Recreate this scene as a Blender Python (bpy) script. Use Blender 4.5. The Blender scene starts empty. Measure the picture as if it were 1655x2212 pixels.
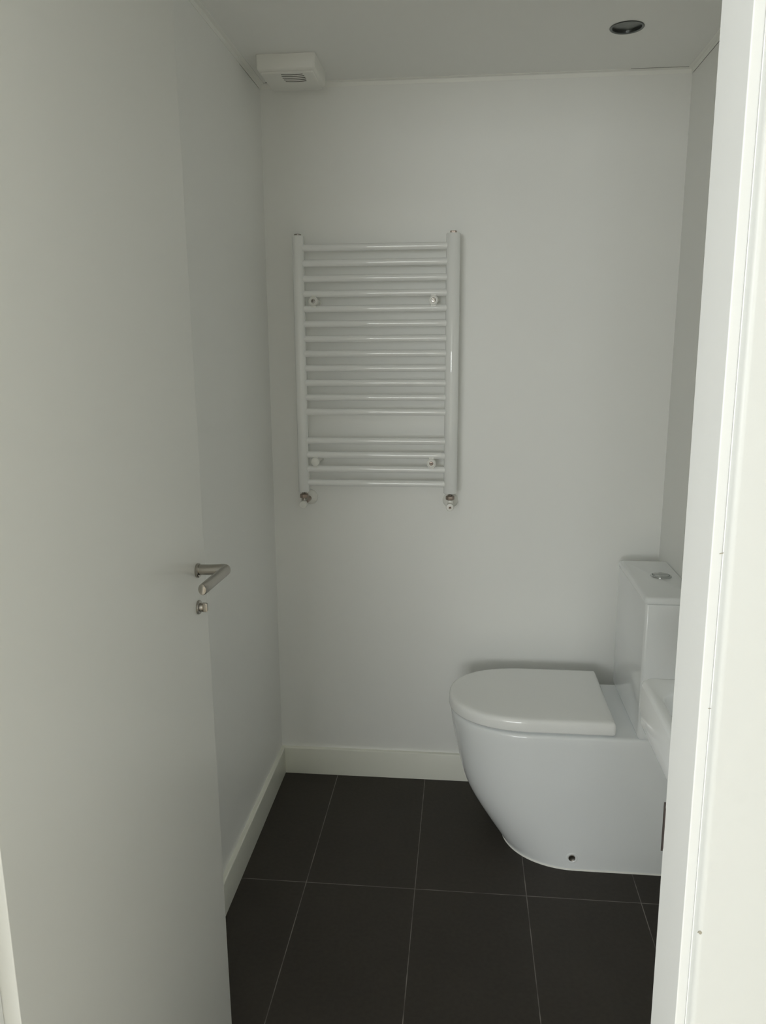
import bpy, bmesh, math, random
from mathutils import Vector, Matrix, Euler

SC = bpy.context.scene
COL = SC.collection

# ---------------------------------------------------------------- camera
CX, CY, CZ = 0.6102, -2.4890, 1.4578
F_PX, YAW, PITCH, ROLL = 1712.63, 0.10120, -0.20701, -0.00497
cam_data = bpy.data.cameras.new('camera')
cam = bpy.data.objects.new('camera', cam_data)
COL.objects.link(cam)
cam_data.sensor_fit = 'VERTICAL'
cam_data.sensor_height = 24.0
cam_data.lens = F_PX / 2212 * 24.0
cam_data.clip_start = 0.02
_r = Vector((math.cos(YAW), math.sin(YAW), 0))
_f = Vector((-math.sin(YAW) * math.cos(PITCH), math.cos(YAW) * math.cos(PITCH), math.sin(PITCH)))
_u = _r.cross(_f)
_r2 = math.cos(ROLL) * _r + math.sin(ROLL) * _u
_u2 = -math.sin(ROLL) * _r + math.cos(ROLL) * _u
_m = Matrix((_r2, _u2, -_f)).transposed().to_4x4()
_m.translation = (CX, CY, CZ)
cam.matrix_world = _m
SC.camera = cam

# ---------------------------------------------------------------- world, light, exposure
SC.view_settings.view_transform = 'Standard'
SC.view_settings.look = 'None'
SC.view_settings.gamma = 1.0
SC.view_settings.exposure = 0.0
SC.view_settings.use_curve_mapping = False
SC.cycles.use_denoising = True
SC.cycles.max_bounces = 14
SC.cycles.diffuse_bounces = 10
SC.cycles.glossy_bounces = 6
SC.cycles.caustics_reflective = True
SC.cycles.blur_glossy = 0.5

world = bpy.data.worlds.new('world'); SC.world = world
world.use_nodes = True
bg = world.node_tree.nodes['Background']
bg.inputs['Color'].default_value = (0.80, 0.90, 1.0, 1)
bg.inputs['Strength'].default_value = 0.5

W, H = 1.2308, 2.2099          # room width and height; back left floor corner is the origin
YD0, YD1 = -1.777, -1.855      # bathroom side and hall side of the door wall
HX0, HX1, HY, HH = -1.9, 2.3, -8.0, 2.45     # the hall in front of the bathroom
WX0, WX1, WZ0, WZ1 = -1.85, 0.31, 0.85, 2.15   # hall window

def area(name, loc, rot, sx, sy, power, color):
    d = bpy.data.lights.new(name, 'AREA'); d.shape = 'RECTANGLE'; d.size = sx; d.size_y = sy
    d.energy = power; d.color = color
    o = bpy.data.objects.new(name, d); COL.objects.link(o); o.location = loc; o.rotation_euler = rot
    return o
# daylight coming in through the hall window (the light stands in the opening, shining to +Y)
area('window_and_fill_light', ((WX0+WX1)/2, HY-0.08, (WZ0+WZ1)/2), (math.radians(90), 0, 0), WX1-WX0, WZ1-WZ0, 106, (0.975, 1.0, 0.985))
# added fill light in the hall's unseen left wall, brightening the right jamb
LY0, LY1, LZ0, LZ1 = -4.0, -2.7, 1.0, 2.1
area('window_and_fill_light', (HX0-0.08, (LY0+LY1)/2, (LZ0+LZ1)/2), (math.radians(90), 0, math.radians(-90)), LY1-LY0, LZ1-LZ0, 47, (0.975, 1.0, 1.0))

# ---------------------------------------------------------------- materials
def mat(name, color, rough=0.5, metal=0.0, spec=0.5, noise=0.0, nscale=8.0, bump=0.0, bscale=300.0, coat=0.0):
    m = bpy.data.materials.new(name); m.use_nodes = True
    nt = m.node_tree; b = nt.nodes['Principled BSDF']
    b.inputs['Base Color'].default_value = (*color, 1)
    b.inputs['Roughness'].default_value = rough
    b.inputs['Metallic'].default_value = metal
    b.inputs['Specular IOR Level'].default_value = spec
    b.inputs['Coat Weight'].default_value = coat
    b.inputs['Coat Roughness'].default_value = 0.03
    tc = nt.nodes.new('ShaderNodeTexCoord')
    if noise > 0:
        n = nt.nodes.new('ShaderNodeTexNoise'); n.inputs['Scale'].default_value = nscale; n.inputs['Detail'].default_value = 4
        mx = nt.nodes.new('ShaderNodeMix'); mx.data_type = 'RGBA'
        mx.inputs[6].default_value = (*[c*(1-noise) for c in color], 1)
        mx.inputs[7].default_value = (*[min(1, c*(1+noise)) for c in color], 1)
        nt.links.new(tc.outputs['Object'], n.inputs['Vector'])
        nt.links.new(n.outputs['Fac'], mx.inputs[0]); nt.links.new(mx.outputs[2], b.inputs['Base Color'])
    if bump > 0:
        n2 = nt.nodes.new('ShaderNodeTexNoise'); n2.inputs['Scale'].default_value = bscale
        bp = nt.nodes.new('ShaderNodeBump'); bp.inputs['Strength'].default_value = bump; bp.inputs['Distance'].default_value = 0.001
        nt.links.new(tc.outputs['Object'], n2.inputs['Vector'])
        nt.links.new(n2.outputs['Fac'], bp.inputs['Height']); nt.links.new(bp.outputs['Normal'], b.inputs['Normal'])
    return m

M_WALL = mat('wall_paint', (0.86, 0.865, 0.845), 0.42, noise=0.012, nscale=3, bump=0.06, bscale=180)
M_CEIL = mat('ceiling_paint', (0.86, 0.865, 0.845), 0.7, noise=0.012, nscale=3)
M_HALL = mat('hall_paint', (0.84, 0.85, 0.84), 0.7, noise=0.01)
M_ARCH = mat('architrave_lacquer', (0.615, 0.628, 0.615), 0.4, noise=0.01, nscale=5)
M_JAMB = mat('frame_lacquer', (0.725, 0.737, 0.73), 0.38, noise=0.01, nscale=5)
M_DOOR = mat('door_lacquer', (0.76, 0.765, 0.735), 0.3, noise=0.01, nscale=2)
M_SKIRT = mat('skirting_lacquer', (0.84, 0.845, 0.77), 0.35, noise=0.012, nscale=6)
M_TRIM = mat('ceiling_trim_plastic', (0.87, 0.875, 0.84), 0.5, noise=0.01)
M_CER = mat('glazed_ceramic', (0.87, 0.895, 0.91), 0.04, spec=0.5, noise=0.006, nscale=4)
M_LID = mat('lid_plastic', (0.91, 0.92, 0.915), 0.09, noise=0.006, nscale=4)
M_ENAM = mat('radiator_enamel', (0.88, 0.89, 0.88), 0.035, noise=0.006)
M_PLAST = mat('white_plastic', (0.82, 0.82, 0.78), 0.3, noise=0.01)
M_STEEL = mat('brushed_steel', (0.40, 0.38, 0.345), 0.27, metal=1.0, noise=0.05, nscale=120)
M_CHROME2 = mat('dim_chrome', (0.50, 0.52, 0.52), 0.06, metal=1.0, noise=0.02, nscale=40)
M_CHROME = mat('chrome', (0.78, 0.80, 0.80), 0.07, metal=1.0, noise=0.02, nscale=40)
M_NICKEL = mat('aged_nickel', (0.36, 0.30, 0.26), 0.38, metal=1.0, noise=0.12, nscale=90)
M_DARK = mat('dark_metal', (0.035, 0.025, 0.022), 0.5, noise=0.1, nscale=80)
M_LAMP = mat('lamp_reflector', (0.16, 0.17, 0.165), 0.28, metal=1.0, noise=0.2, nscale=60)
M_GAP = mat('shadow_gap', (0.10, 0.095, 0.08), 0.8, noise=0.1)
M_SILI = mat('silicone', (0.88, 0.88, 0.85), 0.35, noise=0.01)
M_CHIP = mat('bare_chip', (0.34, 0.32, 0.26), 0.8, noise=0.2, nscale=400)
M_HFLOOR = mat('hall_laminate', (0.5, 0.44, 0.36), 0.45, noise=0.15, nscale=6)
M_WFRAME = mat('window_lacquer', (0.8, 0.8, 0.78), 0.4, noise=0.01)

TILE, TX0, TY0 = 0.302, 0.1967, -0.5767
def tile_material():
    m = bpy.data.materials.new('anthracite_tile'); m.use_nodes = True
    nt = m.node_tree; N = nt.nodes; L = nt.links; b = N['Principled BSDF']
    geo = N.new('ShaderNodeNewGeometry'); sep = N.new('ShaderNodeSeparateXYZ'); L.new(geo.outputs['Position'], sep.inputs[0])
    def math_(op, a, bb=None):
        n = N.new('ShaderNodeMath'); n.operation = op
        for i, v in enumerate((a, bb)):
            if v is None: continue
            if isinstance(v, (int, float)): n.inputs[i].default_value = v
            else: L.new(v, n.inputs[i])
        return n.outputs[0]
    def line(coord, off, period, half):
        s = math_('DIVIDE', math_('SUBTRACT', coord, off), period)
        fr = math_('FRACT', math_('ADD', s, 100.5))
        return math_('LESS_THAN', math_('ABSOLUTE', math_('SUBTRACT', fr, 0.5)), half/period), math_('FLOOR', math_('ADD', s, 100.0))
    gx, ix = line(sep.outputs[0], TX0, TILE, 0.0011)
    gy, iy = line(sep.outputs[1], TY0, TILE*2, 0.0012)
    g = math_('MAXIMUM', gx, gy)
    n1 = N.new('ShaderNodeTexNoise'); n1.inputs['Scale'].default_value = 90; n1.inputs['Detail'].default_value = 5
    L.new(geo.outputs['Position'], n1.inputs['Vector'])
    n2 = N.new('ShaderNodeTexNoise'); n2.inputs['Scale'].default_value = 4; n2.inputs['Detail'].default_value = 3
    L.new(geo.outputs['Position'], n2.inputs['Vector'])
    wn = N.new('ShaderNodeTexWhiteNoise'); wn.noise_dimensions = '2D'
    cmb = N.new('ShaderNodeCombineXYZ'); L.new(ix, cmb.inputs[0]); L.new(iy, cmb.inputs[1]); L.new(cmb.outputs[0], wn.inputs['Vector'])
    v = math_('ADD', math_('ADD', math_('MULTIPLY', n1.outputs['Fac'], 0.5), math_('MULTIPLY', n2.outputs['Fac'], 0.45)), math_('MULTIPLY', wn.outputs['Value'], 0.15))
    cr = N.new('ShaderNodeValToRGB')
    cr.color_ramp.elements[0].position = 0.3; cr.color_ramp.elements[0].color = (0.030, 0.025, 0.020, 1)
    cr.color_ramp.elements[1].position = 0.8; cr.color_ramp.elements[1].color = (0.049, 0.042, 0.034, 1)
    L.new(v, cr.inputs[0])
    n3 = N.new('ShaderNodeTexNoise'); n3.inputs['Scale'].default_value = 14
    L.new(geo.outputs['Position'], n3.inputs['Vector'])
    gr = N.new('ShaderNodeValToRGB')
    gr.color_ramp.elements[0].position = 0.35; gr.color_ramp.elements[0].color = (0.10, 0.09, 0.08, 1)
    gr.color_ramp.elements[1].position = 0.65; gr.color_ramp.elements[1].color = (0.24, 0.22, 0.20, 1)
    L.new(n3.outputs['Fac'], gr.inputs[0])
    mx = N.new('ShaderNodeMix'); mx.data_type = 'RGBA'
    L.new(g, mx.inputs[0]); L.new(cr.outputs[0], mx.inputs[6]); L.new(gr.outputs[0], mx.inputs[7])
    L.new(mx.outputs[2], b.inputs['Base Color'])
    b.inputs['Roughness'].default_value = 0.55
    b.inputs['Specular IOR Level'].default_value = 0.35
    bp = N.new('ShaderNodeBump'); bp.inputs['Strength'].default_value = 0.25; bp.inputs['Distance'].default_value = 0.001
    L.new(math_('SUBTRACT', n1.outputs['Fac'], g), bp.inputs['Height']); L.new(bp.outputs['Normal'], b.inputs['Normal'])
    return m
M_TILE = tile_material()

# ---------------------------------------------------------------- mesh helpers
def link(name, bm, m, parent=None, smooth=None, bevel=0.0, seg=3):
    bmesh.ops.recalc_face_normals(bm, faces=bm.faces)
    me = bpy.data.meshes.new(name); bm.to_mesh(me); bm.free()
    me.materials.append(m)
    o = bpy.data.objects.new(name, me); COL.objects.link(o)
    if parent: o.parent = parent
    if smooth is not None:
        for p in me.polygons: p.use_smooth = True
        me.set_sharp_from_angle(angle=math.radians(smooth))
    if bevel > 0:
        b = o.modifiers.new('bevel', 'BEVEL'); b.width = bevel; b.segments = seg; b.limit_method = 'ANGLE'; b.angle_limit = math.radians(35)
        b.harden_normals = False
        for p in me.polygons: p.use_smooth = True
        w = o.modifiers.new('wn', 'WEIGHTED_NORMAL'); w.keep_sharp = True
    return o
def empty(name, loc=(0, 0, 0)):
    o = bpy.data.objects.new(name, None); COL.objects.link(o); o.location = loc; o.empty_display_size = 0.05
    return o
def tag(o, label, cat, group=None):
    o['label'] = label; o['category'] = cat
    if group: o['group'] = group
    return o
def struct(o, label=None):
    o['kind'] = 'structure'
    if label: o['label'] = label
    return o
def box(bm, x0, x1, y0, y1, z0, z1):
    v = [bm.verts.new((x, y, z)) for x in (x0, x1) for y in (y0, y1) for z in (z0, z1)]
    for f in ((0, 1, 3, 2), (4, 6, 7, 5), (0, 4, 5, 1), (2, 3, 7, 6), (0, 2, 6, 4), (1, 5, 7, 3)):
        bm.faces.new([v[i] for i in f])
    return v
def nb(): return bmesh.new()
def boxo(name, m, x0, x1, y0, y1, z0, z1, parent=None, bevel=0.0):
    bm = nb(); box(bm, x0, x1, y0, y1, z0, z1); return link(name, bm, m, parent, bevel=bevel)
def lathe(bm, prof, axis='Z', loc=(0, 0, 0), n=40, hexa=False):
    """prof: list of (radius, height) along the axis"""
    rings = []
    for r, h in prof:
        ring = []
        for i in range(n):
            a = 2*math.pi*i/n
            p = (r*math.cos(a), r*math.sin(a), h)
            if axis == 'X': p = (p[2], p[0], p[1])
            elif axis == '-Y': p = (p[0], -p[2], p[1])
            ring.append(bm.verts.new(Vector(p)+Vector(loc)))
        rings.append(ring)
    for a, b in zip(rings, rings[1:]):
        for i in range(n):
            bm.faces.new((a[i], a[(i+1) % n], b[(i+1) % n], b[i]))
    if prof[0][0] > 1e-6: bm.faces.new(list(reversed(rings[0])))
    if prof[-1][0] > 1e-6: bm.faces.new(rings[-1])
    return rings
def loft(bm, rings, cap0=True, cap1=True):
    R = [[bm.verts.new(p) for p in r] for r in rings]
    n = len(R[0])
    for a, b in zip(R, R[1:]):
        for i in range(n):
            bm.faces.new((a[i], a[(i+1) % n], b[(i+1) % n], b[i]))
    if cap0: bm.faces.new(list(reversed(R[0])))
    if cap1: bm.faces.new(R[-1])
    return R

# ================================================================ THE SETTING
# floor
bm = nb(); box(bm, -0.02, W+0.02, YD1, 0.02, -0.05, 0)
struct(link('floor', bm, M_TILE), 'dark anthracite floor tiles with thin pale grout lines')
# bathroom walls (real thickness)
struct(boxo('wall_back', M_WALL, -0.1, W+0.1, 0, 0.1, -0.05, H+0.12), 'off white back wall behind the towel radiator')
struct(boxo('wall_left', M_WALL, -0.1, 0, YD0, 0, -0.05, H+0.12), 'off white left wall beside the open door')
struct(boxo('wall_right', M_WALL, W, W+0.1, YD0, 0, -0.05, H+0.12), 'off white right wall behind the toilet cistern')
# ceiling with a round hole for the recessed lamp
LX, LY, LR = 0.990, -0.319, 0.037
bm = nb()
nseg = 48
ang = [2*math.pi*i/nseg for i in range(nseg)]
inner = [bm.verts.new((LX+LR*math.cos(a), LY+LR*math.sin(a), H)) for a in ang]
def sq(a, z):
    c, s = math.cos(a), math.sin(a); k = 0.1/max(abs(c), abs(s)); return (LX+c*k, LY+s*k, z)
mid = [bm.verts.new(sq(a, H)) for a in ang]
for i in range(nseg):
    j = (i+1) % nseg
    bm.faces.new((inner[i], mid[i], mid[j], inner[j]))
xs = [-0.02, LX-0.1, LX+0.1, W+0.02]; ys = [YD0-0.02, LY-0.1, LY+0.1, 0.02]
for i in range(3):
    for j in range(3):
        if i == 1 and j == 1: continue
        bm.faces.new([bm.verts.new(p) for p in ((xs[i], ys[j], H), (xs[i+1], ys[j], H), (xs[i+1], ys[j+1], H), (xs[i], ys[j+1], H))])
# upper side of the ceiling board
up = [bm.verts.new((v.co.x, v.co.y, H+0.012)) for v in inner]
for i in range(nseg):
    j = (i+1) % nseg
    bm.faces.new((inner[i], inner[j], up[j], up[i]))
bm.faces.new([bm.verts.new(p) for p in ((-0.02, YD0, H+0.11), (W+0.02, YD0, H+0.11), (W+0.02, 0.02, H+0.11), (-0.02, 0.02, H+0.11))])
struct(link('ceiling', bm, M_CEIL), 'off white bathroom ceiling')

# ceiling angle trim along three walls
T = 0.0135
def angle_trim(name, axis, c, a0, a1, label):
    """small L bead: a thin leg on the wall and a thin leg on the ceiling, slightly rounded"""
    t = 0.0016; k = T
    prof = [(0, H), (0, H-k), (t, H-k-0.0004), (t*1.4, H-k+0.001), (t*1.8, H-t*2.4), (t*2.4, H-t*1.8), (k-0.001, H-t*1.4), (k+0.0004, H-t), (k, H)]
    bm = nb(); rings = []
    for a, sgn in ((a0, 1), (a1, -1)):
        ring = []
        for d, z in prof:
            if axis == 'Y-left': ring.append((c+d, a if sgn > 0 else a-d, z))
            elif axis == 'Y-right': ring.append((c-d, a if sgn > 0 else a-d, z))
            else: ring.append((a+sgn*d, c-d, z))
        rings.append(ring)
    loft(bm, rings)
    return struct(link(name, bm, M_TRIM, smooth=40), label)
angle_trim('trim_1', 'Y-left', 0, YD0, 0, 'slim white bead along the ceiling over the left wall')
angle_trim('trim_2', 'X', 0, 0, W, 'slim white bead along the ceiling over the back wall')
angle_trim('trim_3', 'Y-right', W, YD0, 0, 'slim white bead along the ceiling over the right wall')

def gap(parent, *b):
    bm = nb(); box(bm, *b); o = link('joint_crack', bm, M_GAP, bpy.data.objects[parent]); o['label'] = 'fine dark crack along the bead'
gap('trim_2', 1.06, W-T, -T-0.0011, -T-0.0003, H-0.0006, H+0.001)
gap('trim_2', 0.020, 0.038, -T-0.0016, -T-0.0002, H-0.0009, H+0.001)
gap('trim_3', W-0.0005, W+0.001, -0.40, -T, H-T-0.0010, H-T-0.0004)
gap('trim_1', -0.001, 0.0004, -0.22, -T, H-T-0.0009, H-T-0.0004)

# baseboards
BH, BT = 0.0961, 0.013
def skirt(name, pts, label):
    """pts: (x0,y0) (x1,y1) along the wall, n = into the room; mitred by the profile offset"""
    (x0, y0), (x1, y1), (nx, ny), m0, m1 = pts
    prof = [(0, 0), (BT, 0), (BT, BH-0.004), (BT-0.0015, BH-0.001), (BT-0.004, BH), (0, BH)]
    dx, dy = x1-x0, y1-y0; l = math.hypot(dx, dy); dx /= l; dy /= l
    bm = nb(); rings = []
    for (x, y), s in (((x0, y0), m0), ((x1, y1), m1)):
        rings.append([(x+nx*d+dx*s*d, y+ny*d+dy*s*d, z) for d, z in prof])
    loft(bm, rings)
    return struct(link(name, bm, M_SKIRT, smooth=50), label)
skirt('baseboard_left', ((0, YD0), (0, 0), (1, 0), 0, -1), 'white skirting board along the left wall')
skirt('baseboard_back', ((0, 0), (W, 0), (0, -1), 1, -1), 'white skirting board under the towel radiator')
skirt('baseboard_right', ((W, YD0), (W, 0), (-1, 0), 0, -1), 'white skirting board along the right wall')

# door wall between bathroom and hall, opening 0.09..0.835 x 0..2.03
OX0, OX1, OZ = 0.0945, 0.8190, 2.065
JX0, JX1 = 0.1035, 0.8102
bm = nb()
box(bm, HX0, OX0, YD1, YD0, -0.05, HH+0.05)
box(bm, OX1, HX1, YD1, YD0, -0.05, HH+0.05)
box(bm, OX0, OX1, YD1, YD0, OZ, HH+0.05)
struct(link('wall_front', bm, M_HALL), 'white partition wall around the doorway')
# lining of the doorway
fr = empty('trim_4', (JX1, YD1, 0)); struct(fr, 'white lacquered door lining')
def fpart(name, m, *a, bevel=0.0006):
    x0, x1, y0, y1, z0, z1 = a; lx, ly, lz = fr.location
    return boxo(name, m, x0-lx, x1-lx, y0-ly, y1-ly, z0-lz, z1-lz, fr, bevel=bevel)
fpart('jamb', M_JAMB, JX1, OX1, YD1, YD0, 0, OZ, bevel=0.0012)
fpart('jamb', M_JAMB, OX0, JX0, YD1, YD0, 0, OZ, bevel=0.0012)
fpart('head', M_JAMB, JX0, JX1, YD1, YD0, OZ-0.02, OZ)
# dark latch lip at the bathroom edge of the right jamb
bm = nb()
sx0, sx1 = JX1-0.0013, JX1+0.002
prof = [(YD0-0.0022, 0.9785), (YD0+0.0012, 0.9735), (YD0+0.0012, 1.0262), (YD0-0.0022, 1.0205)]
loft(bm, [[(sx0-fr.location[0], y-fr.location[1], z) for y, z in prof], [(sx1-fr.location[0], y-fr.location[1], z) for y, z in prof]])
sp = link('strike_plate', bm, M_DARK, fr); sp['label'] = 'dark metal strike plate lip'
# small chips and cracks in the paint where lining and architrave meet
def chip(x, z, w, h, y, tilt=0.0, rad=0.0):
    bm = nb(); n = 9; lx, ly, lz = fr.location; rnd = random.Random(int(z*1000)); ring = []
    for i in range(n):
        a = 2*math.pi*i/n; k = 0.75+0.5*rnd.random()
        px, pz = w*k*math.cos(a), h*k*math.sin(a)
        ring.append((px*math.cos(tilt)-pz*math.sin(tilt)+x-lx, pz*math.cos(tilt)+px*math.sin(tilt)+z-lz))
    loft(bm, [[(px, y-ly, pz) for px, pz in ring], [(px, y-ly-0.0003, pz) for px, pz in ring]])
    o = link('paint_chip', bm, M_CHIP, fr); o['label'] = 'small chip in the white paint'; return o
chip(0.8167+0.0018, 1.2949, 0.0021, 0.0004, YD1, 0.25)
chip(0.8188-0.0014+0.0011, 1.162, 0.0016, 0.0003, YD1, 0.1)

# architraves on the hall side, rounded inner edge
def architrave(name, xa, xb, sgn, label):
    t = 0.0125; r = 0.0050
    pr = [(0, 0), (0, t-r)]+[(r-r*math.cos(a), t-r+r*math.sin(a)) for a in (0.26, 0.52, 0.79, 1.05, 1.31, 1.5708)]+[(abs(xb-xa)-r, t), (abs(xb-xa), t-r), (abs(xb-xa), 0)]
    bm = nb()
    loft(bm, [[(xa+sgn*px, YD1-py, z) for px, py in pr] for z in (0, OZ+0.065)])
    return struct(link(name, bm, M_ARCH, smooth=30), label)
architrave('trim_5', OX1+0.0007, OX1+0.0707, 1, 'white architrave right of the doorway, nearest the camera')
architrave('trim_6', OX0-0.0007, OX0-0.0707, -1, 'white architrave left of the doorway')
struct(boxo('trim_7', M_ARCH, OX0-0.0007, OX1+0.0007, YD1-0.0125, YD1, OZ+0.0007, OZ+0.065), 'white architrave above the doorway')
ch = None
bm = nb(); rnd = random.Random(5)
ring = []
for i in range(10):
    a = 2*math.pi*i/10; k = 0.7+0.6*rnd.random(); ring.append((0.0016*k*math.cos(a), 0.0013*k*math.sin(a)))
loft(bm, [[(OX1+0.0024+px, YD1-0.0117-0.0008, 0.9584+pz) for px, pz in ring], [(OX1+0.0024+px, YD1-0.0117, 0.9584+pz) for px, pz in ring]])
ch = link('paint_chip', bm, M_CHIP, bpy.data.objects['trim_5']); ch['label'] = 'small bare chip at the edge of the architrave'

# ---- the hall in front (behind the camera): floor, walls, ceiling, window
struct(boxo('floor_hall', M_HFLOOR, HX0, HX1, HY, YD1, -0.05, 0), 'hall floor')
struct(boxo('ceiling_hall', M_HALL, HX0, HX1, HY, YD1, HH, HH+0.05), 'hall ceiling')
bm = nb()
box(bm, HX0-0.12, HX0, HY, LY0, -0.05, HH+0.05); box(bm, HX0-0.12, HX0, LY1, YD1, -0.05, HH+0.05)
box(bm, HX0-0.12, HX0, LY0, LY1, -0.05, LZ0); box(bm, HX0-0.12, HX0, LY0, LY1, LZ1, HH+0.05)
struct(link('wall_hall_left', bm, M_HALL), 'hall left wall with an added opening for the fill light')
struct(boxo('wall_hall_right', M_HALL, HX1, HX1+0.1, HY, YD1, -0.05, HH+0.05), 'hall right wall')
bm = nb()
box(bm, HX0, WX0, HY-0.12, HY, -0.05, HH+0.05); box(bm, WX1, HX1, HY-0.12, HY, -0.05, HH+0.05)
box(bm, WX0, WX1, HY-0.12, HY, -0.05, WZ0); box(bm, WX0, WX1, HY-0.12, HY, WZ1, HH+0.05)
struct(link('wall_hall_window', bm, M_HALL), 'hall wall with the window')
wf = empty('window_1', (WX0, HY, WZ0)); struct(wf, 'window of the hall')
def wpart(name, x0, x1, z0, z1):
    return boxo(name, M_WFRAME, x0-WX0, x1-WX0, -0.07, -0.02, z0-WZ0, z1-WZ0, wf, bevel=0.003)
wpart('window_frame', WX0, WX1, WZ0, WZ0+0.05); wpart('window_frame', WX0, WX1, WZ1-0.05, WZ1)
wpart('window_frame', WX0, WX0+0.05, WZ0+0.05, WZ1-0.05); wpart('window_frame', WX1-0.05, WX1, WZ0+0.05, WZ1-0.05)

# ================================================================ DOOR
DX0, DX1, DY0, DY1 = 0.084, 0.1230, -1.7765, -1.064
door = boxo('door_1', M_DOOR, DX0, DX1, DY0, DY1, 0.006, OZ-0.024, bevel=0.0012)
struct(door, 'white flush door standing open along the left wall')
# lever handle, thumb turn
hx, hy, hz = DX1, -1.1125, 1.0507
lever = empty('lever_handle', (hx, hy, hz)); lever.parent = door; lever['label'] = 'brushed steel lever handle'
bm = nb(); lathe(bm, [(0.0130, 0), (0.0134, 0.001), (0.0134, 0.0042), (0.0124, 0.0055), (0.0, 0.0055)], 'X')
link('rose', bm, M_STEEL, lever, smooth=35)
# neck and grip as one swept tube
bm = nb()
path = []; rad = []
def add(p, ra, rb): path.append(Vector(p)); rad.append((ra, rb))
add((0.0045, 0, 0.0015), 0.0098, 0.0096); add((0.025, 0, 0.002), 0.0098, 0.0096); add((0.044, 0, 0.003), 0.0098, 0.0094)
Rb = 0.0095
for i in range(0, 7):
    a = math.pi/2*i/6
    add((0.0485+Rb*math.sin(a), -Rb+Rb*math.cos(a), 0.0035+0.0008*i/6), 0.0100, 0.0094-0.0010*i/6)
add((0.058, -0.06, 0.006), 0.0100, 0.0082); add((0.058, -0.11, 0.0075), 0.0100, 0.0078)
add((0.0578, -0.1405, 0.0085), 0.0099, 0.0076); add((0.0578, -0.142, 0.0085), 0.0094, 0.0070); add((0.0578, -0.1428, 0.0085), 0.0090, 0.0063)
rings = []
for i, p in enumerate(path):
    d = (path[min(i+1, len(path)-1)]-path[max(i-1, 0)]).normalized()
    upv = Vector((0, 0, 1)); side = d.cross(upv).normalized(); u2 = side.cross(d).normalized()
    ra, rb = rad[i]
    rings.append([p+side*rb*math.cos(2*math.pi*k/32)+u2*ra*math.sin(2*math.pi*k/32) for k in range(32)])
loft(bm, rings)
link('lever', bm, M_STEEL, lever, smooth=50)
turn = empty('thumb_turn', (hx, -1.1174, 0.981)); turn.parent = door; turn['label'] = 'brushed steel thumb turn'
bm = nb(); lathe(bm, [(0.0130, 0), (0.0134, 0.001), (0.0130, 0.0035), (0.0115, 0.0045), (0.0, 0.0045)], 'X')
link('rose', bm, M_STEEL, turn, smooth=35)
bm = nb(); lathe(bm, [(0.0085, 0.004), (0.0085, 0.009), (0.0078, 0.0105), (0.0, 0.0105)], 'X'); 
pr = []
loft(bm, [[(x, y*s, z*s) for y, z in ((-0.0028, -0.0085), (0.0028, -0.0085), (0.0036, 0), (0.0028, 0.0085), (-0.0028, 0.0085), (-0.0036, 0))] for x, s in ((0.009, 1.0), (0.0155, 1.0), (0.018, 0.8))])
link('knob', bm, M_STEEL, turn, smooth=35)
for z in (0.22, 1.0, 1.82):
    bm = nb(); lathe(bm, [(0.0, z-0.041), (0.0045, z-0.041), (0.0045, z+0.041), (0.0, z+0.041)], 'Z', (DX0-0.004, DY0-0.003, 0), n=20)
    hg = link('hinge', bm, M_STEEL, door, smooth=40)

# ================================================================ TOILET
TYC = -0.2755
toilet = empty('toilet', (1.0, TYC, 0))
tag(toilet, 'white close-coupled toilet with closed D-shaped lid against the right wall', 'toilet')
TO = Vector((1.0, TYC, 0))
def dring(xf, hw, Lf, xb, z, n=2.15, nf=48, rb=0.0):
    """plan outline of a D: rounded towards -X, straight sides, square back at xb (optional corner radius)"""
    pts = []
    xs_ = xf+Lf
    for i in range(nf+1):
        t = -math.pi/2+math.pi*i/nf
        c, s = max(0, math.cos(t)), math.sin(t)
        x = xs_-Lf*(c**(2/n)); y = hw*math.copysign(abs(s)**(2/n), s)
        pts.append((x-TO.x, y, z))
    # now at +hw side; back corners
    m = 6
    for i in range(1, 5): pts.append((xs_+(xb-rb-xs_)*i/4-TO.x, hw, z))
    for i in range(1, m+1):
        a = math.pi/2*(1-i/m); pts.append((xb-rb+rb*math.cos(a)-TO.x, hw-rb+rb*math.sin(a)+0, z))
    for i in range(0, m+1):
        a = -math.pi/2*i/m; pts.append((xb-rb+rb*math.cos(a)-TO.x, -hw+rb+rb*math.sin(a), z))
    for i in range(1, 4): pts.append((xb-rb+(xs_-xb+rb)*i/4-TO.x, -hw, z))
    return pts
# profile of the bowl: height -> front x, half width
prof = [(0.0015, 0.7485, 0.1792), (0.02, 0.735, 0.1794), (0.045, 0.7185, 0.1798), (0.07, 0.7015, 0.1802), (0.095, 0.6850, 0.1807), (0.12, 0.6690, 0.1812),
        (0.146, 0.6535, 0.1817), (0.17, 0.6410, 0.1822), (0.19, 0.6325, 0.1826), (0.21, 0.6255, 0.1829), (0.2265, 0.6210, 0.1832),
        (0.2285, 0.6205, 0.1833), (0.25, 0.6150, 0.1834), (0.28, 0.6080, 0.1834), (0.32, 0.5995, 0.1835), (0.36, 0.5925, 0.1835), (0.385, 0.5890, 0.1835), (0.400, 0.5878, 0.1835)]
rings = []
for z, xf, hw in prof:
    k = z/0.40
    rings.append(dring(xf, hw, 0.205+0.035*k, 1.2285, z, n=2.1))
for e, dz in ((0.0012, 0.4045), (0.0035, 0.4075), (0.0075, 0.4095), (0.013, 0.410)):
    rings.append(dring(0.5878+e, 0.1835-e, 0.24-e*0.3, 1.2285, dz, n=2.1))
bm = nb(); loft(bm, rings)
body = link('bowl_pedestal', bm, M_CER, toilet, smooth=28)
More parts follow.
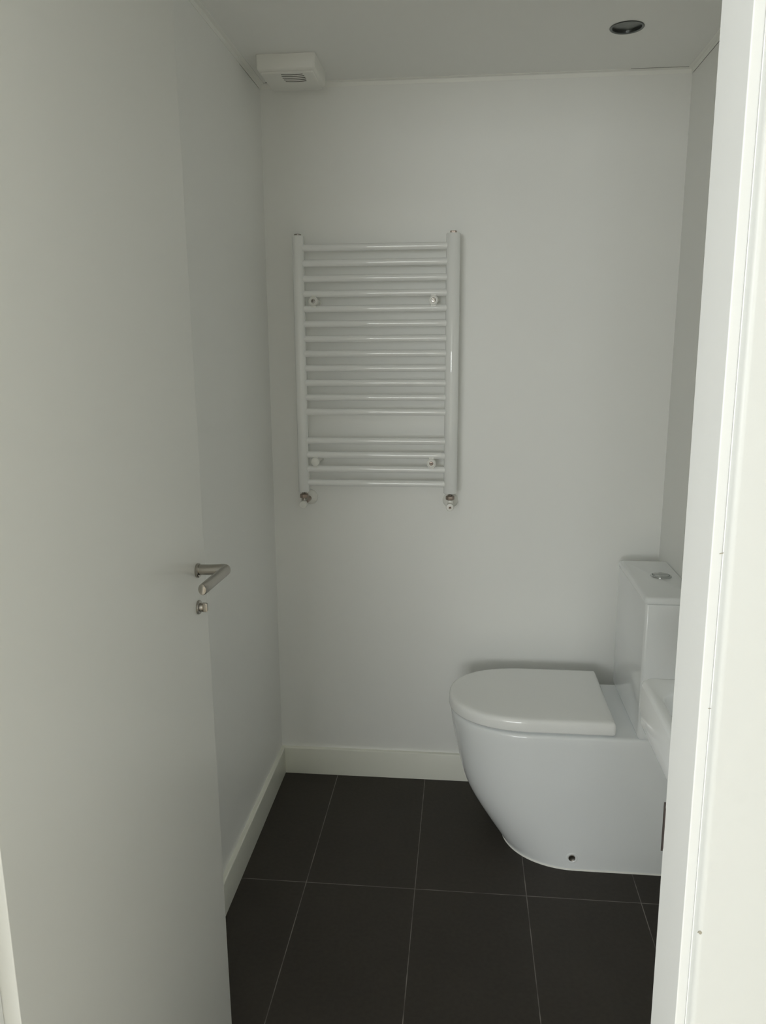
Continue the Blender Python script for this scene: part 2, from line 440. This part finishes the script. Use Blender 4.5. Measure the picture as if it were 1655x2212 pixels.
# fixing screw in a shallow dimple on the near side of the base
bm = nb(); lathe(bm, [(0.0165, -0.001), (0.0160, 0.0012), (0.0140, 0.0024), (0.0115, 0.0016), (0.0104, 0.0006), (0.0, 0.0006)], '-Y', (0.935-TO.x, -0.1797, 0.0385), n=32)
fs = link('fixing_collar', bm, M_CER, toilet, smooth=60)
bm = nb(); lathe(bm, [(0.0098, 0.0002), (0.0098, 0.0016), (0.0088, 0.0028), (0.0060, 0.0020), (0.0040, 0.0014), (0.0, 0.0012)], '-Y', (0.935-TO.x, -0.1797, 0.0385), n=32)
o = link('fixing_screw', bm, M_STEEL, toilet, smooth=40); o['label'] = 'dull metal fixing screw'
# silicone bead where the base meets the tiles
bm = nb()
R0 = dring(0.7485-0.0032, 0.1792+0.0032, 0.205, 1.2285, 0.0, n=2.1); R1 = dring(0.7485-0.0018, 0.1792+0.0018, 0.205, 1.2285, 0.0030, n=2.1)
R2 = dring(0.7485+0.001, 0.1792-0.001, 0.205, 1.2285, 0.0040, n=2.1)
loft(bm, [R0, R1, R2])
o = link('sealant_bead', bm, M_SILI, toilet, smooth=60); o['label'] = 'white sealant line around the base'
# seat ring (thin, seen as the dark gap line) and lid
def dlid(e, z, back=1.037, rb=0.010): return dring(0.5815+e, 0.1835-e, 0.232-e*0.3, back-e, z, n=2.22, rb=max(0.002, rb-e))
bm = nb(); loft(bm, [dlid(0.020, 0.4095), dlid(0.019, 0.4125), dlid(0.019, 0.4190)])
link('seat_ring', bm, M_LID, toilet, smooth=35)
bm = nb()
loft(bm, [dlid(0.006, 0.4175), dlid(0.0022, 0.4180), dlid(0.0004, 0.4198), dlid(0.0, 0.4225), dlid(0.0002, 0.4400), dlid(0.0012, 0.4460), dlid(0.0035, 0.4506), dlid(0.0070, 0.4536), dlid(0.0115, 0.4548), dlid(0.02, 0.4553), dlid(0.06, 0.4560)])
link('seat_lid', bm, M_LID, toilet, smooth=45)
# hinge blocks behind the lid
for yy in (-0.10, 0.10):
    bm = nb(); lathe(bm, [(0.0, -0.02), (0.009, -0.02), (0.009, 0.02), (0.0, 0.02)], 'Z', n=20)
    for v in bm.verts: v.co = Vector((1.032-TO.x+v.co.x, yy+v.co.z, 0.4195+v.co.y))
    link('lid_hinge', bm, M_CHROME, toilet, smooth=40)
# cistern
def rrect(x0, x1, y0, y1, z, r, m=6):
    pts = []
    for (cx, cy, a0) in ((x1-r, y1-r, 0), (x0+r, y1-r, 90), (x0+r, y0+r, 180), (x1-r, y0+r, 270)):
        for i in range(m+1):
            a = math.radians(a0+90*i/m); pts.append((cx+r*math.cos(a)-TO.x, cy+r*math.sin(a), z))
    return pts
cy0, cy1 = -0.1830, 0.1860
bm = nb()
loft(bm, [rrect(1.097, 1.2295, cy0+0.003, cy1-0.003, 0.4102, 0.007), rrect(1.094, 1.2295, cy0+0.0008, cy1-0.0008, 0.4160, 0.008), rrect(1.0925, 1.2295, cy0, cy1, 0.422, 0.009),
          rrect(1.0915, 1.2295, cy0-0.0005, cy1, 0.60, 0.009), rrect(1.0915, 1.2295, cy0-0.0005, cy1, 0.790, 0.009), rrect(1.0935, 1.2275, cy0+0.0015, cy1-0.002, 0.7935, 0.008)])
link('cistern', bm, M_CER, toilet, smooth=40)
bm = nb()
def cl(e, z): return rrect(1.0895+e, 1.2297-e*0.2, cy0-0.002+e, cy1+0.002-e, z, max(0.003, 0.010-e*0.5))
loft(bm, [cl(0.0025, 0.7945), cl(0.0006, 0.7953), cl(0, 0.7975), cl(0, 0.8060), cl(0.0012, 0.8095), cl(0.004, 0.8118), cl(0.009, 0.8125)])
link('cistern_lid', bm, M_CER, toilet, smooth=45)
bm = nb()
BXc, BYc = 1.176-TO.x, 0.020
lathe(bm, [(0.0285, 0.8118), (0.0290, 0.8132), (0.0280, 0.8156), (0.0250, 0.8170), (0.0238, 0.8166), (0.0232, 0.8140), (0.0, 0.8140)], 'Z', (BXc, BYc, 0), n=56)
fb = link('flush_button', bm, M_CHROME2, toilet, smooth=30); fb['label'] = 'round chrome flush button'
for s_, hh in ((1, 0.8196), (-1, 0.8184)):
    bm = nb(); n = 24; rr = 0.0222
    pts = [(rr*math.cos(math.pi*i/n), s_*(0.0011+rr*math.sin(math.pi*i/n)*0.95)) for i in range(n+1)]
    if s_ < 0: pts.reverse()
    def rg(k, z): return [(BXc+px*k, BYc+s_*0.009+(py-s_*0.009)*k, z) for px, py in pts]
    loft(bm, [rg(1, 0.8135), rg(1, 0.8165), rg(0.93, hh-0.0012), rg(0.75, hh-0.0003), rg(0.4, hh)])
    link('button_half', bm, M_CHROME2, fb, smooth=50)

# ================================================================ TOWEL RADIATOR
RY = -0.070
XL, XR = 0.1155, 0.5735
rad = empty('towel_radiator', (0.345, 0, 1.009)); RO = Vector((0.345, 0, 1.009))
tag(rad, 'white ladder towel radiator with sixteen bars on the back wall', 'radiator')
def dpost(x, hw, label=None):
    z0, z1 = 1.0095, 1.775
    def ring(z, k):
        pts = []
        for i in range(25):
            a = math.pi+math.pi*i/24
            pts.append((x+hw*k*math.cos(a)-RO.x, RY+0.000+0.0185*k*math.sin(a)-RO.y, z-RO.z))
        for px, py in ((hw*0.97, 0.010), (hw*0.8, 0.0135), (-hw*0.8, 0.0135), (-hw*0.97, 0.010)):
            pts.append((x+px*k-RO.x, RY+py*k-RO.y, z-RO.z))
        return pts
    bm = nb(); loft(bm, [ring(z0, 0.93), ring(z0+0.0015, 1.0), ring(z1-0.0015, 1.0), ring(z1, 0.93)])
    return link('post', bm, M_ENAM, rad, smooth=50)
dpost(XL, 0.0170); dpost(XR, 0.0205)
zs = [1.741-0.0438*i for i in range(12)]+[1.1705, 1.1265, 1.0825, 1.0385]
for z in zs:
    bm = nb(); n = 28
    rings = []
    for x in (XL+0.012, XR-0.012):
        rings.append([(x-RO.x, RY+0.0104*math.cos(2*math.pi*i/n)-RO.y, z+0.0104*math.sin(2*math.pi*i/n)-RO.z) for i in range(n)])
    loft(bm, rings); link('crossbar', bm, M_ENAM, rad, smooth=50)
for x, m, r, h in ((XL, M_STEEL, 0.0105, 0.0055), (XR, M_NICKEL, 0.0095, 0.0070)):
    bm = nb(); lathe(bm, [(r, 0), (r, h-0.001), (r-0.001, h), (r*0.5, h), (r*0.45, h-0.003), (0, h-0.003)], 'Z', (x-RO.x, RY-RO.y, 1.775-RO.z), n=6 if x == XR else 28)
    o = link('bleed_plug', bm, m, rad, smooth=30); o['label'] = 'metal plug on top of the post'
# four wall brackets: arm, disc, screw or cap
def bracket(x, z, kind):
    b = empty('wall_bracket', (x-RO.x, 0, z-RO.z)); b.parent = rad
    bm = nb(); lathe(bm, [(0.0105, 0.0), (0.0105, 0.004), (0.0085, 0.006), (0.0085, 0.076), (0.0, 0.076)], '-Y', n=28)
    link('arm', bm, M_PLAST, b, smooth=40)
    bm = nb()
    if kind == 'cap':
        lathe(bm, [(0.0125, 0.074), (0.0138, 0.076), (0.0138, 0.084), (0.0125, 0.0875), (0.008, 0.0895), (0.0, 0.0900)], '-Y', n=36)
        o = link('cover_cap', bm, M_PLAST, b, smooth=45); o['label'] = 'closed white cap'
    else:
        lathe(bm, [(0.0125, 0.074), (0.0140, 0.076), (0.0140, 0.0855), (0.0132, 0.0872), (0.0118, 0.0872), (0.0108, 0.0855), (0.0108, 0.0845), (0.0, 0.0845)], '-Y', n=36)
        link('clamp_disc', bm, M_PLAST, b, smooth=45)
        bm = nb(); r = 0.0062 if kind != 'big' else 0.0072
        lathe(bm, [(r, 0.0840), (r, 0.0862), (r*0.8, 0.0876), (r*0.42, 0.0878), (r*0.34, 0.0855), (0.0, 0.0855)], '-Y', n=28)
        o = link('screw', bm, M_STEEL if kind != 'dull' else M_NICKEL, b, smooth=35); o['label'] = 'metal screw head'
        bm = nb(); box(bm, -r*0.8, r*0.8, -0.0881, -0.0870, -0.0009, 0.0009); link('slot', bm, M_DARK, b)
    # small strap that clamps the bars from behind
    bm = nb(); box(bm, -0.007, 0.007, -0.0795, -0.074, -0.020, 0.020); link('strap', bm, M_PLAST, b)
bracket(0.1600, 1.5880, 'screw'); bracket(0.5175, 1.5875, 'big'); bracket(0.1555, 1.1055, 'cap'); bracket(0.5150, 1.1040, 'dull')
# valves below each post
def valve(x, left):
    v = empty('valve', (x-RO.x, RY-RO.y, 0)); v.parent = rad
    bm = nb(); lathe(bm, [(0.0075, 0.001), (0.0095, 0.0), (0.0075, -0.004), (0.007, -0.010)], 'Z', n=28)
    link('tail_piece', bm, M_STEEL, v, smooth=40)
    bm = nb(); lathe(bm, [(0.010, -0.0065), (0.0135, -0.0090), (0.0135, -0.0185), (0.0115, -0.0210)], 'Z', n=6)
    for q in bm.verts: q.co = Matrix.Rotation(0.35 if left else 0.1, 3, 'Z') @ q.co
    o = link('nut', bm, M_NICKEL, v, bevel=0.0008); o['label'] = 'aged nickel union nut'
    # elbow body going back to the wall
    bm = nb(); lathe(bm, [(0.0080, -0.0190), (0.0090, -0.026), (0.0090, -0.044), (0.0, -0.046)], 'Z', n=28)
    link('valve_body', bm, M_STEEL if left else M_PLAST, v, smooth=40)
    bm = nb()
    lathe(bm, [(0.0085, -0.068), (0.0085, 0.0)], '-Y', (0.004 if left else 0, 0.0, -0.032), n=28)
    link('tail_pipe', bm, M_NICKEL, v, smooth=40)
    # white escutcheon on the wall
    bm = nb(); cx_ = 0.012 if left else 0.0
    lathe(bm, [(0.0, -0.0699), (0.0240, -0.0699), (0.0245, -0.0680), (0.0225, -0.0650), (0.015, -0.0620), (0.0098, -0.0610), (0.0098, -0.055), (0.0, -0.055)], '-Y', (cx_*0.5, 0, -0.034 if not left else -0.030), n=40)
    link('wall_rosette', bm, M_PLAST, v, smooth=50)
    # white cap towards the room
    bm = nb(); zc = -0.0400 if not left else -0.0385
    lathe(bm, [(0.0095, 0.004), (0.0118, 0.007), (0.0120, 0.021), (0.0108, 0.0235), (0.0045, 0.0240), (0.0042, 0.0225), (0.0, 0.0225)], '-Y', (0, 0, zc), n=36)
    link('valve_cap', bm, M_PLAST, v, smooth=45)
    if not left:
        bm = nb(); lathe(bm, [(0.0040, 0.0215), (0.0040, 0.0243), (0.0022, 0.0245), (0.0018, 0.0225), (0.0, 0.0225)], '-Y', (0, 0, zc), n=24)
        o = link('cap_screw', bm, M_NICKEL, v, smooth=40); o['label'] = 'small dull screw'
    v.location.z = 1.0095-RO.z
valve(XL, True); valve(XR, False)

# ================================================================ EXTRACTOR FAN
FX0, FX1, FY0, FY1 = 0.050, 0.209, -0.243, -0.075
fan = empty('extractor_fan', ((FX0+FX1)/2, (FY0+FY1)/2, H)); FO = Vector(fan.location)
tag(fan, 'square white extractor fan with a small slotted grille, on the ceiling in the left corner', 'fan')
def fr_(x0, x1, y0, y1, z, r, m=6):
    pts = []
    for (cx, cy, a0) in ((x1-r, y1-r, 0), (x0+r, y1-r, 90), (x0+r, y0+r, 180), (x1-r, y0+r, 270)):
        for i in range(m+1):
            a = math.radians(a0+90*i/m); pts.append((cx+r*math.cos(a)-FO.x, cy+r*math.sin(a)-FO.y, z-FO.z))
    return pts
bm = nb()
zb = H-0.040
loft(bm, [fr_(FX0, FX1, FY0, FY1, H-0.0005, 0.006), fr_(FX0+0.001, FX1-0.001, FY0+0.001, FY1-0.001, H-0.033, 0.007), fr_(FX0+0.003, FX1-0.003, FY0+0.003, FY1-0.003, zb+0.003, 0.008), fr_(FX0+0.007, FX1-0.007, FY0+0.007, FY1-0.007, zb, 0.008)])
link('housing', bm, M_PLAST, fan, smooth=35)
bm = nb()
loft(bm, [fr_(FX0+0.009, FX1-0.009, FY0+0.012, FY1-0.009, zb-0.0002, 0.006), fr_(FX0+0.009, FX1-0.009, FY0+0.012, FY1-0.009, zb-0.0045, 0.006), fr_(FX0+0.012, FX1-0.012, FY0+0.015, FY1-0.012, zb-0.0060, 0.006)])
link('cover_plate', bm, M_PLAST, fan, smooth=35)
# grille: dark slots, gently bowed, getting shorter at the back
for i in range(5):
    yy = -0.225+i*0.0138
    hw = (0.0290, 0.0305, 0.0310, 0.0305, 0.0285)[i]; wd = 0.0023
    bm = nb(); ring = []; n = 14
    for k in range(n+1):
        t = -1+2*k/n; ring.append((t*hw, yy+0.004*(1-t*t)-wd))
    for k in range(n, -1, -1):
        t = -1+2*k/n; ring.append((t*hw, yy+0.004*(1-t*t)+wd))
    cxg = 0.1425
    loft(bm, [[(cxg+px-FO.x, py-FO.y, zb-0.0058-FO.z) for px, py in ring], [(cxg+px-FO.x, py-FO.y, zb-0.0064-FO.z) for px, py in ring]])
    o = link('grille_slot', bm, M_GAP, fan); o['label'] = 'dark slot of the grille'

# ================================================================ RECESSED LAMP
lamp = empty('recessed_downlight', (LX, LY, H))
tag(lamp, 'round recessed metal downlight in the ceiling above the toilet, switched off', 'light')
bm = nb(); lathe(bm, [(0.0365, 0.010), (0.0365, 0.0), (0.0405, -0.0002), (0.0412, -0.0012), (0.0400, -0.0026), (0.0372, -0.0026), (0.0350, -0.0010), (0.0342, 0.004), (0.0342, 0.010), (0.0365, 0.010)], 'Z', n=56)
link('ring', bm, M_LAMP, lamp, smooth=40)
bm = nb()
ringsl = [(0.0342, 0.004), (0.0335, 0.012), (0.0305, 0.024), (0.0240, 0.036), (0.0150, 0.045), (0.0, 0.048)]
lathe(bm, ringsl, 'Z', n=56); link('reflector', bm, M_LAMP, lamp, smooth=50)
bm = nb(); lathe(bm, [(0.0, 0.018), (0.006, 0.019), (0.010, 0.023), (0.011, 0.030), (0.008, 0.045)], 'Z', n=28)
o = link('bulb', bm, mat('frosted_bulb', (0.45, 0.46, 0.45), 0.25, noise=0.02), lamp, smooth=60); o['label'] = 'small unlit frosted bulb'

# ================================================================ WASH BASIN
BY, BHW, BX0, BZ = -1.293, 0.230, 0.9445, 0.850
basin = empty('wash_basin', (W, BY, BZ))
tag(basin, 'white rectangular wall-hung wash basin, its corner showing beside the right door jamb', 'sink')
def bring(x0, hw, z, r, inset=0.0):
    pts = []; x1 = W-0.0005-inset; m = 8
    for (cx, cy, a0) in ((x1-0.002, hw-0.002, 0), (x0+r, hw-r, 90), (x0+r, -hw+r, 180), (x1-0.002, -hw+0.002, 270)):
        rr = r if a0 in (90, 180) else 0.002
        for i in range(m+1):
            a = math.radians(a0+90*i/m); pts.append((cx+rr*math.cos(a)-W, cy+rr*math.sin(a), z-BZ))
    return pts
R_ = 0.026
bm = nb()
loft(bm, [bring(BX0+0.085, BHW-0.080, BZ-0.150, 0.05), bring(BX0+0.050, BHW-0.045, BZ-0.135, 0.05), bring(BX0+0.018, BHW-0.014, BZ-0.106, 0.036), bring(BX0+0.007, BHW-0.005, BZ-0.092, 0.030), bring(BX0+0.003, BHW-0.002, BZ-0.082, R_),
          bring(BX0, BHW, BZ-0.055, R_), bring(BX0, BHW, BZ-0.007, R_), bring(BX0+0.0012, BHW-0.0012, BZ-0.0030, R_), bring(BX0+0.0045, BHW-0.0045, BZ-0.0004, R_-0.003), bring(BX0+0.009, BHW-0.009, BZ, R_-0.006),
          bring(BX0+0.0185, BHW-0.052, BZ-0.0005, 0.050, 0.07), bring(BX0+0.0225, BHW-0.057, BZ-0.004, 0.050, 0.075), bring(BX0+0.030, BHW-0.070, BZ-0.030, 0.050, 0.08), bring(BX0+0.060, BHW-0.115, BZ-0.095, 0.05, 0.09), bring(BX0+0.09, BHW-0.15, BZ-0.108, 0.03, 0.11)])
link('bowl', bm, M_CER, basin, smooth=40)

# ================================================================ LEAN
# the door, its lining and the partition stand a third of a degree out of plumb
bpy.context.view_layer.update()
def all_children(o):
    yield o
    for c in o.children: yield from all_children(c)
LEAN = -0.0052
for nme in ('door_1', 'trim_4', 'trim_5', 'trim_6', 'trim_7', 'wall_front'):
    for o in all_children(bpy.data.objects[nme]):
        if o.type != 'MESH': continue
        t = o.matrix_world.translation
        for v in o.data.vertices:
            v.co.x += LEAN*(v.co.z+t.z-0.95)
